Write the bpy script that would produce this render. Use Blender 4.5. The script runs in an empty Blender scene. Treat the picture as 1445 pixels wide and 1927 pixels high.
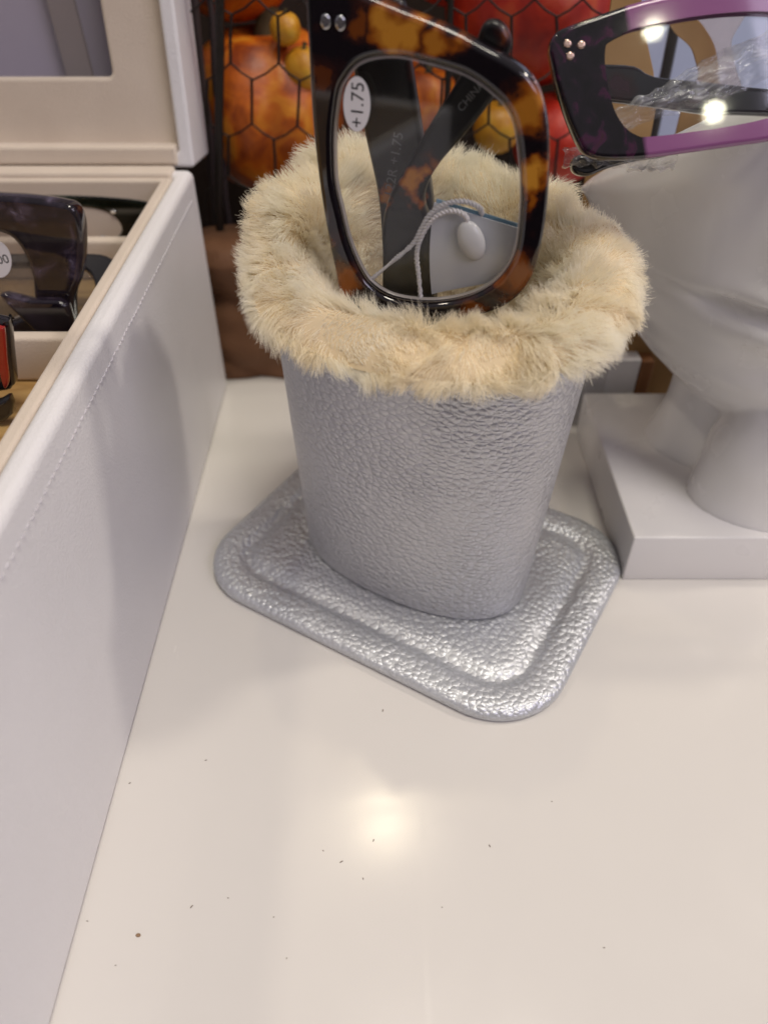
import bpy, bmesh, math, random
import numpy as np
from mathutils import Vector, Matrix, noise, kdtree

random.seed(7); rng = np.random.default_rng(7)
R = math.radians
sc = bpy.context.scene
COL = sc.collection

# ------------------------------------------------------------------ camera
cam_d = bpy.data.cameras.new('camera'); cam = bpy.data.objects.new('camera', cam_d); COL.objects.link(cam)
cam.location = (0, 0, 0.174); cam.rotation_euler = (R(48), 0, 0)
cam_d.sensor_fit = 'VERTICAL'; cam_d.sensor_height = 36; cam_d.lens = 27.01
cam_d.clip_start = 0.005; cam_d.clip_end = 20
cam_d.dof.use_dof = True; cam_d.dof.focus_distance = 0.178; cam_d.dof.aperture_fstop = 11
sc.camera = cam
# ------------------------------------------------------------------ world, lamps, exposure
w = bpy.data.worlds.new('World'); sc.world = w; w.use_nodes = True
wn = w.node_tree.nodes; wl = w.node_tree.links
bg = wn['Background']; bg.inputs['Strength'].default_value = 0.24
tc = wn.new('ShaderNodeTexCoord'); sep = wn.new('ShaderNodeSeparateXYZ'); rmp = wn.new('ShaderNodeValToRGB')
mr = wn.new('ShaderNodeMapRange'); mr.inputs[1].default_value = -1; mr.inputs[2].default_value = 1
wl.new(tc.outputs['Generated'], sep.inputs[0]); wl.new(sep.outputs['Z'], mr.inputs[0]); wl.new(mr.outputs[0], rmp.inputs[0])
rmp.color_ramp.elements[0].color = (.07, .055, .055, 1); rmp.color_ramp.elements[0].position = .38
mid_ = rmp.color_ramp.elements.new(.55); mid_.color = (.32, .28, .31, 1)
rmp.color_ramp.elements[-1].color = (.98, .91, .97, 1); rmp.color_ramp.elements[-1].position = .80
wl.new(rmp.outputs[0], bg.inputs['Color'])

def area_light(name, loc, target, size, power, color, shape='DISK', size_y=None):
    d = bpy.data.lights.new(name, 'AREA'); d.shape = shape; d.size = size
    if size_y: d.size_y = size_y
    d.energy = power; d.color = color
    o = bpy.data.objects.new(name, d); COL.objects.link(o); o.location = loc
    o.rotation_euler = (Vector(target) - Vector(loc)).to_track_quat('-Z', 'Y').to_euler()
    return o
T0 = (0, .16, .05)
area_light('ceiling_panel', (.25, -.16, 1.60), T0, .42, 9.3, (1, .93, .80))
area_light('ceiling_spot', (-.004, .565, 1.36), (0, .1, 0), .055, .75, (1, .86, .60))
area_light('side_spot', (1.05, .35, 1.15), T0, .12, 4.6, (1, .90, .78))
area_light('lilac_fill', (.95, -.75, .95), T0, .8, 5.2, (.86, .78, 1.0), 'RECTANGLE', .6)  # added broad lilac fill for the upright faces, not a window
area_light('left_spot', (-.75, .15, 1.45), T0, .12, 2.4, (1, .88, .72))
area_light('far_spot', (.60, -1.05, .82), (.07, .17, .125), .034, .10, (1, .95, .72))
area_light('far_spot', (.485, -1.035, .965), (.055, .165, .145), .034, .10, (1, .95, .72))
sc.view_settings.view_transform = 'Standard'; sc.view_settings.look = 'None'
sc.view_settings.exposure = 0.17; sc.view_settings.gamma = 1.0
sc.render.engine = 'CYCLES'
cy = sc.cycles
cy.use_denoising = True; cy.max_bounces = 8; cy.transparent_max_bounces = 24
cy.caustics_reflective = False; cy.caustics_refractive = False; cy.sample_clamp_indirect = 4

# ------------------------------------------------------------------ materials
class Mat:
    def __init__(s, name, color=(.8, .8, .8), rough=.5, **kw):
        s.m = bpy.data.materials.new(name); s.m.use_nodes = True
        s.n = s.m.node_tree.nodes; s.l = s.m.node_tree.links
        s.b = s.n['Principled BSDF']
        s.set('Base Color', (*color, 1)); s.set('Roughness', rough)
        for k, v in kw.items(): s.set(k.replace('_', ' '), v)
        s._c = None
    def set(s, k, v): s.b.inputs[k].default_value = v
    def coord(s, scale=(1, 1, 1), rot=(0, 0, 0)):
        if s._c is None: s._c = s.n.new('ShaderNodeTexCoord')
        mp = s.n.new('ShaderNodeMapping'); mp.inputs['Scale'].default_value = scale; mp.inputs['Rotation'].default_value = rot
        s.l.new(s._c.outputs['Object'], mp.inputs[0]); return mp.outputs[0]
    def noise(s, scale, detail=3, vec=None, dist=0, rough=.5):
        t = s.n.new('ShaderNodeTexNoise'); t.inputs['Scale'].default_value = scale; t.inputs['Detail'].default_value = detail
        t.inputs['Distortion'].default_value = dist; t.inputs['Roughness'].default_value = rough
        s.l.new(vec if vec is not None else s.coord(), t.inputs['Vector']); return t.outputs['Fac']
    def ramp(s, fac, stops):
        r = s.n.new('ShaderNodeValToRGB'); s.l.new(fac, r.inputs[0])
        e = r.color_ramp.elements
        while len(e) < len(stops): e.new(.5)
        for q, (p, c) in zip(e, stops):
            q.position = p; q.color = (*c, 1) if len(c) == 3 else c
        return r.outputs[0]
    def gray(s, fac, a, b, lo=0., hi=1.):
        r = s.n.new('ShaderNodeMapRange'); s.l.new(fac, r.inputs[0])
        for i, v in enumerate((a, b, lo, hi)): r.inputs[i + 1].default_value = v
        return r.outputs[0]
    def math(s, op, a, b=None, c=None):
        t = s.n.new('ShaderNodeMath'); t.operation = op
        for i, v in enumerate((a, b, c)):
            if v is None: continue
            if isinstance(v, (int, float)): t.inputs[i].default_value = v
            else: s.l.new(v, t.inputs[i])
        return t.outputs[0]
    def mix(s, fac, a, b, mode='MIX'):
        t = s.n.new('ShaderNodeMix'); t.data_type = 'RGBA'; t.blend_type = mode
        for sock, v in ((t.inputs[0], fac), (t.inputs[6], a), (t.inputs[7], b)):
            if isinstance(v, (int, float)): sock.default_value = v
            elif isinstance(v, tuple): sock.default_value = (*v, 1)
            else: s.l.new(v, sock)
        return t.outputs[2]
    def bump(s, h, dist, strength=1, chain=None):
        t = s.n.new('ShaderNodeBump'); t.inputs['Distance'].default_value = dist; t.inputs['Strength'].default_value = strength
        s.l.new(h, t.inputs['Height'])
        if chain is not None: s.l.new(chain, t.inputs['Normal'])
        s.l.new(t.outputs[0], s.b.inputs['Normal']); return t.outputs[0]
    def to(s, out, k): s.l.new(out, s.b.inputs[k])
    def voro(s, scale, feat='F1', vec=None, rand=1, smooth=0):
        t = s.n.new('ShaderNodeTexVoronoi'); t.feature = feat; t.inputs['Scale'].default_value = scale
        t.inputs['Randomness'].default_value = rand
        if feat == 'SMOOTH_F1': t.inputs['Smoothness'].default_value = smooth
        s.l.new(vec if vec is not None else s.coord(), t.inputs['Vector']); return t.outputs['Distance']

def leather(name, color, scale, vscale, bumpd, rough, metal, edge=.20):
    M = Mat(name, color, rough, Metallic=metal)
    v0 = M.coord(vscale)
    # warp the cells a little so that they do not read as a regular pattern
    nz = M.n.new('ShaderNodeTexNoise'); nz.inputs['Scale'].default_value = 260; nz.inputs['Detail'].default_value = 2
    M.l.new(v0, nz.inputs['Vector'])
    sub = M.n.new('ShaderNodeVectorMath'); sub.operation = 'MULTIPLY_ADD'
    M.l.new(nz.outputs['Color'], sub.inputs[0]); sub.inputs[1].default_value = (.0012,) * 3; M.l.new(v0, sub.inputs[2])
    vec = sub.outputs[0]
    d = M.voro(scale, 'F1', vec, 1)
    hgt = M.math('MULTIPLY_ADD', M.math('SUBTRACT', 1, M.math('POWER', M.gray(d, 0, .80), 1.5)), .9, M.math('MULTIPLY', M.math('POWER', M.gray(M.voro(scale, 'DISTANCE_TO_EDGE', vec, 1), 0, .22), .8), .15))
    big = M.gray(M.noise(38, 2), .35, .65, .55, 1.0)
    hgt = M.math('MULTIPLY', hgt, big)
    fine = M.noise(3500, 2)
    hh = M.math('MULTIPLY_ADD', fine, .06, hgt)
    n = M.bump(hh, bumpd)
    base = M.mix(M.noise(60, 3), tuple(c * .93 for c in color), tuple(min(1, c * 1.06) for c in color))
    crev = M.gray(M.voro(scale, 'DISTANCE_TO_EDGE', vec, 1), 0, .07, .88, 1)
    g = M.n.new('ShaderNodeCombineXYZ')
    for i in range(3): M.l.new(crev, g.inputs[i])
    M.to(M.mix(1.0, base, g.outputs[0], 'MULTIPLY'), 'Base Color')
    M.to(M.gray(M.noise(900, 2), .3, .7, rough - .07, rough + .10), 'Roughness')
    return M.m
M_CUP = leather('silver_leather', (.565, .565, .585), 540, (1, 1, 1.3), .00046, .37, .62)
M_PLATE = leather('silver_leather_coarse', (.62, .64, .67), 620, (1, 1, 1), .00032, .42, .62, .3)

def table_mat():
    M = Mat('white_laminate', (.80, .765, .715), .2)
    n1 = M.noise(9, 4); M.to(M.mix(n1, (.68, .655, .615), (.735, .71, .67)), 'Base Color')
    sc1 = M.noise(160, 8, M.coord((1, .035, 1), (0, 0, R(-24))), 0, .7)
    sc2 = M.noise(26, 6, None, .8)
    M.to(M.math('ADD', M.gray(sc2, .35, .65, .12, .23), M.gray(sc1, .60, .68, 0, .05)), 'Roughness')
    M.bump(M.noise(14, 2), .00012, .3)
    M.set('Specular IOR Level', .62)
    return M.m
M_TABLE = table_mat()
def white_gloss(name, c, rough=.25):
    M = Mat(name, c, rough); M.to(M.gray(M.noise(70, 4), .3, .7, rough - .05, rough + .08), 'Roughness')
    M.to(M.mix(M.noise(24, 4), tuple(q * .97 for q in c), c), 'Base Color')
    M.bump(M.noise(160, 2), .00025, .35); return M.m
M_BUST = white_gloss('glossy_white_resin', (.82, .81, .80), .22)
M_BLOCK = white_gloss('satin_white_base', (.80, .785, .77), .30)
def vinyl():
    M = Mat('white_vinyl', (.74, .72, .75), .42)
    v = M.voro(1500, 'F1'); n = M.bump(v, .00012, .6); M.bump(M.noise(30, 3), .0012, .5, n)
    M.to(M.mix(M.noise(18, 4), (.74, .73, .75), (.80, .79, .80)), 'Base Color')
    return M.m
M_VINYL = vinyl()
def velvet():
    M = Mat('cream_velvet', (.66, .57, .47), .85, Sheen_Weight=.35, Sheen_Roughness=.4)
    M.bump(M.noise(2600, 3), .0003, .7); M.to(M.mix(M.noise(60, 4), (.60, .51, .42), (.70, .61, .51)), 'Base Color'); return M.m
M_CREAM = velvet()
def wood():
    M = Mat('honey_wood', (.5, .3, .1), .35)
    n = M.noise(14, 5, M.coord((2, 14, 2)), 1.2); M.to(M.ramp(n, [(.3, (.30, .16, .05)), (.6, (.55, .35, .14))]), 'Base Color'); return M.m
M_WOOD = wood()

def tortoise(name, blobs, dark=(.006, .004, .006), mid=(.24, .062, .005), lite=(.58, .26, .03), rough=.07, coat=.6):
    # amber patches round given places on the sheet (metres in the frame's own plane), edges broken by noise
    M = Mat(name, dark, rough, Coat_Weight=coat, Coat_Roughness=.02)
    v = M.coord((1, 1, 0))
    nz = M.n.new('ShaderNodeTexNoise'); nz.inputs['Scale'].default_value = 150; nz.inputs['Detail'].default_value = 4
    M.l.new(v, nz.inputs['Vector'])
    ad = M.n.new('ShaderNodeVectorMath'); ad.operation = 'MULTIPLY_ADD'
    M.l.new(nz.outputs['Color'], ad.inputs[0]); ad.inputs[1].default_value = (.013,) * 3; M.l.new(v, ad.inputs[2])
    flat = M.n.new('ShaderNodeVectorMath'); flat.operation = 'MULTIPLY'; M.l.new(ad.outputs[0], flat.inputs[0]); flat.inputs[1].default_value = (1, 1, 0)
    off = M.n.new('ShaderNodeVectorMath'); off.operation = 'SUBTRACT'; M.l.new(flat.outputs[0], off.inputs[0]); off.inputs[1].default_value = (.0065, .0065, 0)
    tot = None
    for x, y, r, a in blobs:
        d = M.n.new('ShaderNodeVectorMath'); d.operation = 'DISTANCE'; M.l.new(off.outputs[0], d.inputs[0]); d.inputs[1].default_value = (x, y, 0)
        k = M.gray(d.outputs['Value'], r * .98, r * .36, 0, a)
        tot = k if tot is None else M.math('MAXIMUM', tot, k)
    sp = M.gray(M.noise(330, 3), .64, .80, 0, .22 if coat else 0)
    tot = M.math('MAXIMUM', tot, sp)
    c = M.ramp(tot, [(0, dark), (.22, (.030, .008, .006)), (.5, mid), (1, lite)])
    M.to(c, 'Base Color'); return M.m

def plastic(name, c, rough=.1, **kw): return Mat(name, c, rough, **kw).m

def clear_film(name, tint=(.96, .97, .97), gl=.028, rough=.03, haze=0., facing=True, bumpy=0.):
    m = bpy.data.materials.new(name); m.use_nodes = True; n = m.node_tree.nodes; l = m.node_tree.links
    n.remove(n['Principled BSDF']); out = n['Material Output']
    tr = n.new('ShaderNodeBsdfTransparent'); tr.inputs[0].default_value = (*tint, 1)
    g = n.new('ShaderNodeBsdfGlossy'); g.inputs['Roughness'].default_value = rough; g.inputs[0].default_value = (1, 1, 1, 1)
    lw = n.new('ShaderNodeLayerWeight'); lw.inputs[0].default_value = .5
    pw = n.new('ShaderNodeMath'); pw.operation = 'POWER'; l.new(lw.outputs['Facing'], pw.inputs[0]); pw.inputs[1].default_value = 4.0
    fr = n.new('ShaderNodeMath'); fr.operation = 'MULTIPLY_ADD'; l.new(pw.outputs[0], fr.inputs[0]); fr.inputs[1].default_value = .8; fr.inputs[2].default_value = gl
    mx = n.new('ShaderNodeMixShader'); l.new(fr.outputs[0], mx.inputs[0]); l.new(tr.outputs[0], mx.inputs[1]); l.new(g.outputs[0], mx.inputs[2])
    last = mx
    if haze:
        df = n.new('ShaderNodeBsdfDiffuse'); df.inputs[0].default_value = (.8, .78, .78, 1)
        m2 = n.new('ShaderNodeMixShader'); m2.inputs[0].default_value = haze
        l.new(mx.outputs[0], m2.inputs[1]); l.new(df.outputs[0], m2.inputs[2]); last = m2
        if bumpy:
            tcx = n.new('ShaderNodeTexCoord'); nz = n.new('ShaderNodeTexNoise'); nz.inputs['Scale'].default_value = bumpy; nz.inputs['Detail'].default_value = 4
            l.new(tcx.outputs['Object'], nz.inputs['Vector']); bp = n.new('ShaderNodeBump'); bp.inputs['Distance'].default_value = .002; l.new(nz.outputs[0], bp.inputs['Height'])
            for q in (g, df, lw): l.new(bp.outputs[0], q.inputs['Normal'])
            r = n.new('ShaderNodeMapRange'); l.new(nz.outputs[0], r.inputs[0]); r.inputs[1].default_value = .45; r.inputs[2].default_value = .75; r.inputs[3].default_value = haze * .4; r.inputs[4].default_value = min(1, haze * 2.4)
            l.new(r.outputs[0], m2.inputs[0])
    l.new(last.outputs[0], out.inputs[0]); return m
M_LENS = clear_film('clear_lens')
M_LENSEDGE = Mat('lens_edge', (.55, .50, .46), .15, Alpha=.75).m
M_FILM = clear_film('crinkled_film', (.97, .97, .97), rough=.10, haze=.34, gl=.08, bumpy=130)
M_CLEARCARD = clear_film('clear_plastic', (.93, .86, .84), rough=.1, haze=.16)
M_PANE = clear_film('window_glass', (.9, .9, .92), rough=.05, haze=.03)
M_INK = plastic('black_ink', (.01, .01, .012), .5)
M_GREYINK = plastic('grey_ink', (.20, .20, .21), .5)
M_STICK = plastic('white_sticker', (.78, .77, .80), .35)
M_STEEL = plastic('polished_steel', (.82, .84, .88), .16, Metallic=1)
M_COPPER = plastic('pink_gold', (.85, .62, .52), .2, Metallic=1)
M_CARD = Mat('white_card', (.74, .74, .77), .45).m
M_BLUEEDGE = plastic('pale_blue_card', (.25, .42, .55), .5)
M_STRING = Mat('white_cotton', (.80, .76, .76), .75).m
M_SEAL = plastic('white_plastic', (.78, .77, .76), .25)
M_WIRE = Mat('black_wire', (.018, .013, .010), .45, Metallic=.4).m
M_DARK = plastic('black_acetate', (.012, .011, .013), .12, Coat_Weight=.4)

# ------------------------------------------------------------------ helpers
def cr(pts, n=6, closed=True):                      # Catmull-Rom resampling of an outline
    p = [Vector(q) for q in pts]; N = len(p); out = []
    for i in range(N if closed else N - 1):
        a, b, c, d = (p[(i - 1) % N], p[i], p[(i + 1) % N], p[(i + 2) % N]) if closed else (p[max(i - 1, 0)], p[i], p[i + 1], p[min(i + 2, N - 1)])
        for k in range(n):
            t = k / n
            out.append(.5 * ((2 * b) + (c - a) * t + (2 * a - 5 * b + 4 * c - d) * t * t + (3 * b - a - 3 * c + d) * t ** 3))
    if not closed: out.append(p[-1])
    return [tuple(q) for q in out]
def ell(cx, cy_, rx, ry, n=48, rot=0):
    return [(cx + rx * math.cos(t) * math.cos(rot) - ry * math.sin(t) * math.sin(rot), cy_ + rx * math.cos(t) * math.sin(rot) + ry * math.sin(t) * math.cos(rot)) for t in (2 * math.pi * i / n for i in range(n))]
def rrect(x0, y0, x1, y1, r, k=8):
    o = []
    for cx_, cy_, a in ((x1 - r, y1 - r, 0), (x0 + r, y1 - r, 90), (x0 + r, y0 + r, 180), (x1 - r, y0 + r, 270)):
        for i in range(k + 1):
            t = R(a + 90 * i / k); o.append((cx_ + r * math.cos(t), cy_ + r * math.sin(t)))
    return o
def put(o, parent, mat, mw=None):
    COL.objects.link(o)
    if mat is not None and not o.data.materials: o.data.materials.append(mat)
    m = mw if mw is not None else Matrix.Identity(4)
    if parent is not None:
        o.parent = parent; base = Matrix.Identity(4); q = parent; chain = []
        o.matrix_parent_inverse = WORLD[parent.name].inverted()
    o.matrix_basis = m; WORLD[o.name] = m
    return o
WORLD = {}
def smooth(me, ang=40):
    me.shade_smooth()
    if ang: me.set_sharp_from_angle(angle=R(ang))
def planar(name, loops, thick, bevel, mat, parent=None, mw=None, z=0., res=3, edge_mat=None):
    # loops: outline, then holes, in the sheet's own plane (metres); front face ends at local z
    cu = bpy.data.curves.new(name, 'CURVE'); cu.dimensions = '2D'; cu.fill_mode = 'BOTH'
    cu.extrude = max(thick / 2 - bevel, 0); cu.bevel_depth = bevel; cu.bevel_resolution = res; cu.offset = -bevel
    for lp in loops:
        s = cu.splines.new('POLY'); s.points.add(len(lp) - 1); s.use_cyclic_u = True
        for p, q in zip(s.points, lp): p.co = (q[0], q[1], 0, 1)
    t = bpy.data.objects.new('tmp', cu); COL.objects.link(t)
    dg = bpy.context.evaluated_depsgraph_get(); me = bpy.data.meshes.new_from_object(t.evaluated_get(dg))
    bpy.data.objects.remove(t); bpy.data.curves.remove(cu)
    me.name = name
    me.transform(Matrix.Translation((0, 0, z - thick / 2))); me.materials.clear(); me.materials.append(mat)
    if edge_mat is not None:
        me.materials.append(edge_mat)
        for p in me.polygons:
            if abs(p.normal.z) < .9: p.material_index = 1
    smooth(me, 35)
    return put(bpy.data.objects.new(name, me), parent, None, mw)
def text(name, body, length, center, rot, mat, parent, mw, z):
    cu = bpy.data.curves.new(name, 'FONT'); cu.body = body; cu.align_x = 'CENTER'; cu.align_y = 'CENTER'; cu.size = 1
    t = bpy.data.objects.new('tmp', cu); COL.objects.link(t)
    dg = bpy.context.evaluated_depsgraph_get(); me = bpy.data.meshes.new_from_object(t.evaluated_get(dg))
    bpy.data.objects.remove(t); bpy.data.curves.remove(cu)
    xs = [v.co.x for v in me.vertices]; k = length / (max(xs) - min(xs))
    cxm = (max(xs) + min(xs)) / 2; ys = [v.co.y for v in me.vertices]; cym = (max(ys) + min(ys)) / 2
    me.transform(Matrix.Translation((center[0], center[1], z)) @ Matrix.Rotation(rot, 4, 'Z') @ Matrix.Scale(k, 4) @ Matrix.Translation((-cxm, -cym, 0)))
    me.name = name; me.materials.clear(); me.materials.append(mat)
    return put(bpy.data.objects.new(name, me), parent, None, mw)
def mesh(name, verts, faces, mat, parent=None, mw=None, ang=40, sub=0):
    me = bpy.data.meshes.new(name); me.from_pydata([tuple(v) for v in verts], [], faces); me.update()
    bm = bmesh.new(); bm.from_mesh(me); bmesh.ops.recalc_face_normals(bm, faces=bm.faces); bm.to_mesh(me); bm.free()
    smooth(me, ang)
    return put(bpy.data.objects.new(name, me), parent, mat, mw)
def grid_mesh(name, rings, mat, parent=None, mw=None, cap0=False, cap1=False, ang=40, closed=True):
    n = len(rings[0]); V = [v for r in rings for v in r]; F = []
    for i in range(len(rings) - 1):
        for j in range(n if closed else n - 1):
            k = (j + 1) % n; F.append((i * n + j, i * n + k, (i + 1) * n + k, (i + 1) * n + j))
    if cap0: F.append(tuple(range(n - 1, -1, -1)))
    if cap1: F.append(tuple((len(rings) - 1) * n + j for j in range(n)))
    return mesh(name, V, F, mat, parent, mw, ang)
def tube(V, F, path, r, seg=8, caps=True):
    path = [Vector(p) for p in path]; b0 = len(V); N = len(path); up = Vector((.13, .37, .92)).normalized()
    for i, p in enumerate(path):
        t = (path[min(i + 1, N - 1)] - path[max(i - 1, 0)]).normalized()
        a = t.cross(up); a = a.normalized() if a.length > 1e-4 else Vector((1, 0, 0)); b = t.cross(a)
        rr = r[i] if isinstance(r, (list, tuple)) else r
        for k in range(seg):
            th = 2 * math.pi * k / seg; V.append(p + (a * math.cos(th) + b * math.sin(th)) * rr)
    for i in range(N - 1):
        for k in range(seg):
            q = (k + 1) % seg; F.append((b0 + i * seg + k, b0 + i * seg + q, b0 + (i + 1) * seg + q, b0 + (i + 1) * seg + k))
    if caps:
        F.append(tuple(b0 + k for k in range(seg - 1, -1, -1))); F.append(tuple(b0 + (N - 1) * seg + k for k in range(seg)))
def tubes(name, paths, r, mat, parent=None, mw=None, seg=8):
    V, F = [], []
    for p in paths: tube(V, F, p, r, seg)
    return mesh(name, V, F, mat, parent, mw, 60)
def boxmesh(name, x0, y0, z0, x1, y1, z1, mat, parent=None, bev=.001, mw=None, seg=3):
    bm = bmesh.new(); bmesh.ops.create_cube(bm, size=1)
    bmesh.ops.scale(bm, vec=(x1 - x0, y1 - y0, z1 - z0), verts=bm.verts); bmesh.ops.translate(bm, vec=((x0 + x1) / 2, (y0 + y1) / 2, (z0 + z1) / 2), verts=bm.verts)
    if bev: bmesh.ops.bevel(bm, geom=list(bm.edges), offset=bev, segments=seg, profile=.5, affect='EDGES')
    me = bpy.data.meshes.new(name); bm.to_mesh(me); bm.free(); smooth(me, 35)
    return put(bpy.data.objects.new(name, me), parent, mat, mw)
def thing(name, loc, label, cat, group=None):
    o = bpy.data.objects.new(name, None); COL.objects.link(o); o.location = loc; o.empty_display_size = .01
    WORLD[o.name] = Matrix.Translation(loc); return tag(o, label, cat, group)
def tag(o, label, cat, group=None):
    o['label'] = label; o['category'] = cat
    if group: o['group'] = group
    return o
def plane_matrix(o, e1, e2):
    e1 = Vector(e1).normalized(); e2 = Vector(e2); e2 = (e2 - e1 * e1.dot(e2)).normalized(); n = e1.cross(e2)
    m = Matrix((e1, e2, n)).transposed().to_4x4(); m.translation = o; return m
MM = lambda L: [(x * .001, y * .001) for x, y in L]

# ------------------------------------------------------------------ setting
tb = boxmesh('display_table', -1.0, -.03, -.03, 1.0, .372, 0, M_TABLE, None, .002); tb['kind'] = 'structure'
bw = boxmesh('back_wall', -1.2, .395, -.5, 1.2, .42, .26, Mat('dark_brown_wall', (.030, .017, .012), .8).m, None, 0); bw['kind'] = 'structure'

# ------------------------------------------------------------------ glasses holder
CX, CY = .0115, .1686
ANG = R(-31)
ca, sa = math.cos(ANG), math.sin(ANG)
def hol(a, b, z): return Vector((CX + ca * a - sa * b, CY + sa * a + ca * b, z))
def sup(t, A, B, n):
    c_, s_ = math.cos(t), math.sin(t)
    return (A * abs(c_) ** (2 / n) * (1 if c_ >= 0 else -1), B * abs(s_) ** (2 / n) * (1 if s_ >= 0 else -1))
holder = thing('glasses_holder', (CX, CY, 0), 'silver pebbled leather eyeglass stand cup with cream fur rim on a rounded base', 'glasses holder')
# base plate: offset rings of a rounded rectangle
pa0, pb0, pA, pB, pr_ = -.0017, .0002, .0575, .0427, .021
def plate_ring(d, z, k=14):
    r = max(pr_ - d, .0035)
    return [hol(pa0 + x, pb0 + y, z) for x, y in rrect(-pA + d, -pB + d, pA - d, pB - d, r, k)]
prof = [(.0012, .0002), (.0002, .0008), (0, .0018), (.0002, .0028), (.0010, .0036), (.0024, .0041), (.0048, .0043), (.0074, .0043), (.0088, .0040), (.0099, .0032), (.0109, .0030), (.0120, .0034), (.0136, .0042), (.0165, .0046), (.020, .0045), (.024, .0045), (.030, .0045)]
grid_mesh('base_plate', [plate_ring(d, z) for d, z in prof], M_PLATE, holder, None, True, True, 60)
# cup
NT = 160
def cup_ring(z, k_in=0., n=2.24):
    k = (z - .004) / .094
    A = .0357 + (.0406 - .0357) * k - k_in; B = .0194 + (.0272 - .0194) * k - k_in
    return [hol(*[q + o for q, o in zip(sup(2 * math.pi * i / NT, A, B, n), (-.0017 + .00125 * k, -.0021 + .0005 * k))], z) for i in range(NT)]
zs = [.0046] + [.0052 + i * (.0905 - .0052) / 24 for i in range(25)]
rings = [cup_ring(.0046, .0014)] + [cup_ring(z) for z in zs[1:]] + [cup_ring(.0916, .0006), cup_ring(.0916, .0018)] + [cup_ring(z, .0022) for z in (.088, .06, .03, .008)]
grid_mesh('cup', rings, M_CUP, holder, None, False, True, 50)
# fur rim: a soft lining folded over the cup's mouth; fur grows from it
FA, FB, FN = .0362, .0312, 2.3
prof_f = [(.0046, .0932), (.0062, .0946), (.0070, .0962), (.0066, .0988), (.0048, .1010), (.0012, .1022), (-.0026, .1020), (-.0056, .1000), (-.0076, .0960), (-.0086, .090), (-.0104, .080), (-.0122, .066), (-.0150, .052), (-.0178, .034), (-.0205, .012)]
NU = 180
def lift(p):
    k = hol(0, 1, 0) - hol(0, 0, 0); f = ((p - Vector((CX, CY, 0))).dot(k)) / .036
    return .0078 * max(0, min(1, (p.y - CY + .012) / .050)) - .0062 * max(0, -f) ** 1.5 + .0008 * math.sin(p.x * 130 + 1.0)
def fur_pt(u, off, z):
    x, y = sup(u, FA, FB, FN); e = 1e-3
    x2, y2 = sup(u + e, FA, FB, FN); x1, y1 = sup(u - e, FA, FB, FN)
    tx, ty = x2 - x1, y2 - y1; L = math.hypot(tx, ty) or 1; nx, ny = ty / L, -tx / L
    p = hol(x + nx * off + .0012, y + ny * off, z)
    k = noise.noise(Vector((p.x * 70, p.y * 70, p.z * 60 + 3))) * .0030 + noise.noise(Vector((p.x * 160, p.y * 160, p.z * 130))) * .0010
    d = hol(nx, ny, 0) - hol(0, 0, 0); left = .0048 * max(0, -x / FA) ** 1.5 * min(1, max(0, (z - .06) / .025))
    f = 1 if z > .08 else .3
    p += d * k * f * (1 if off > -.004 else -1); p.z += left + k * .8 * f + lift(p) * min(1, max(0, (z - .0895) / .010) if off > -.004 else max(0, (z - .06) / .035))
    return p
US = [2 * math.pi * i / NU for i in range(NU)]
frings = [[fur_pt(u + .0001, o, z) for u in US] for o, z in prof_f]
fur_base = grid_mesh('fur_lining', frings, Mat('fur_backing', (.66, .53, .34), .9).m, holder, None, False, False, 80)

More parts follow.
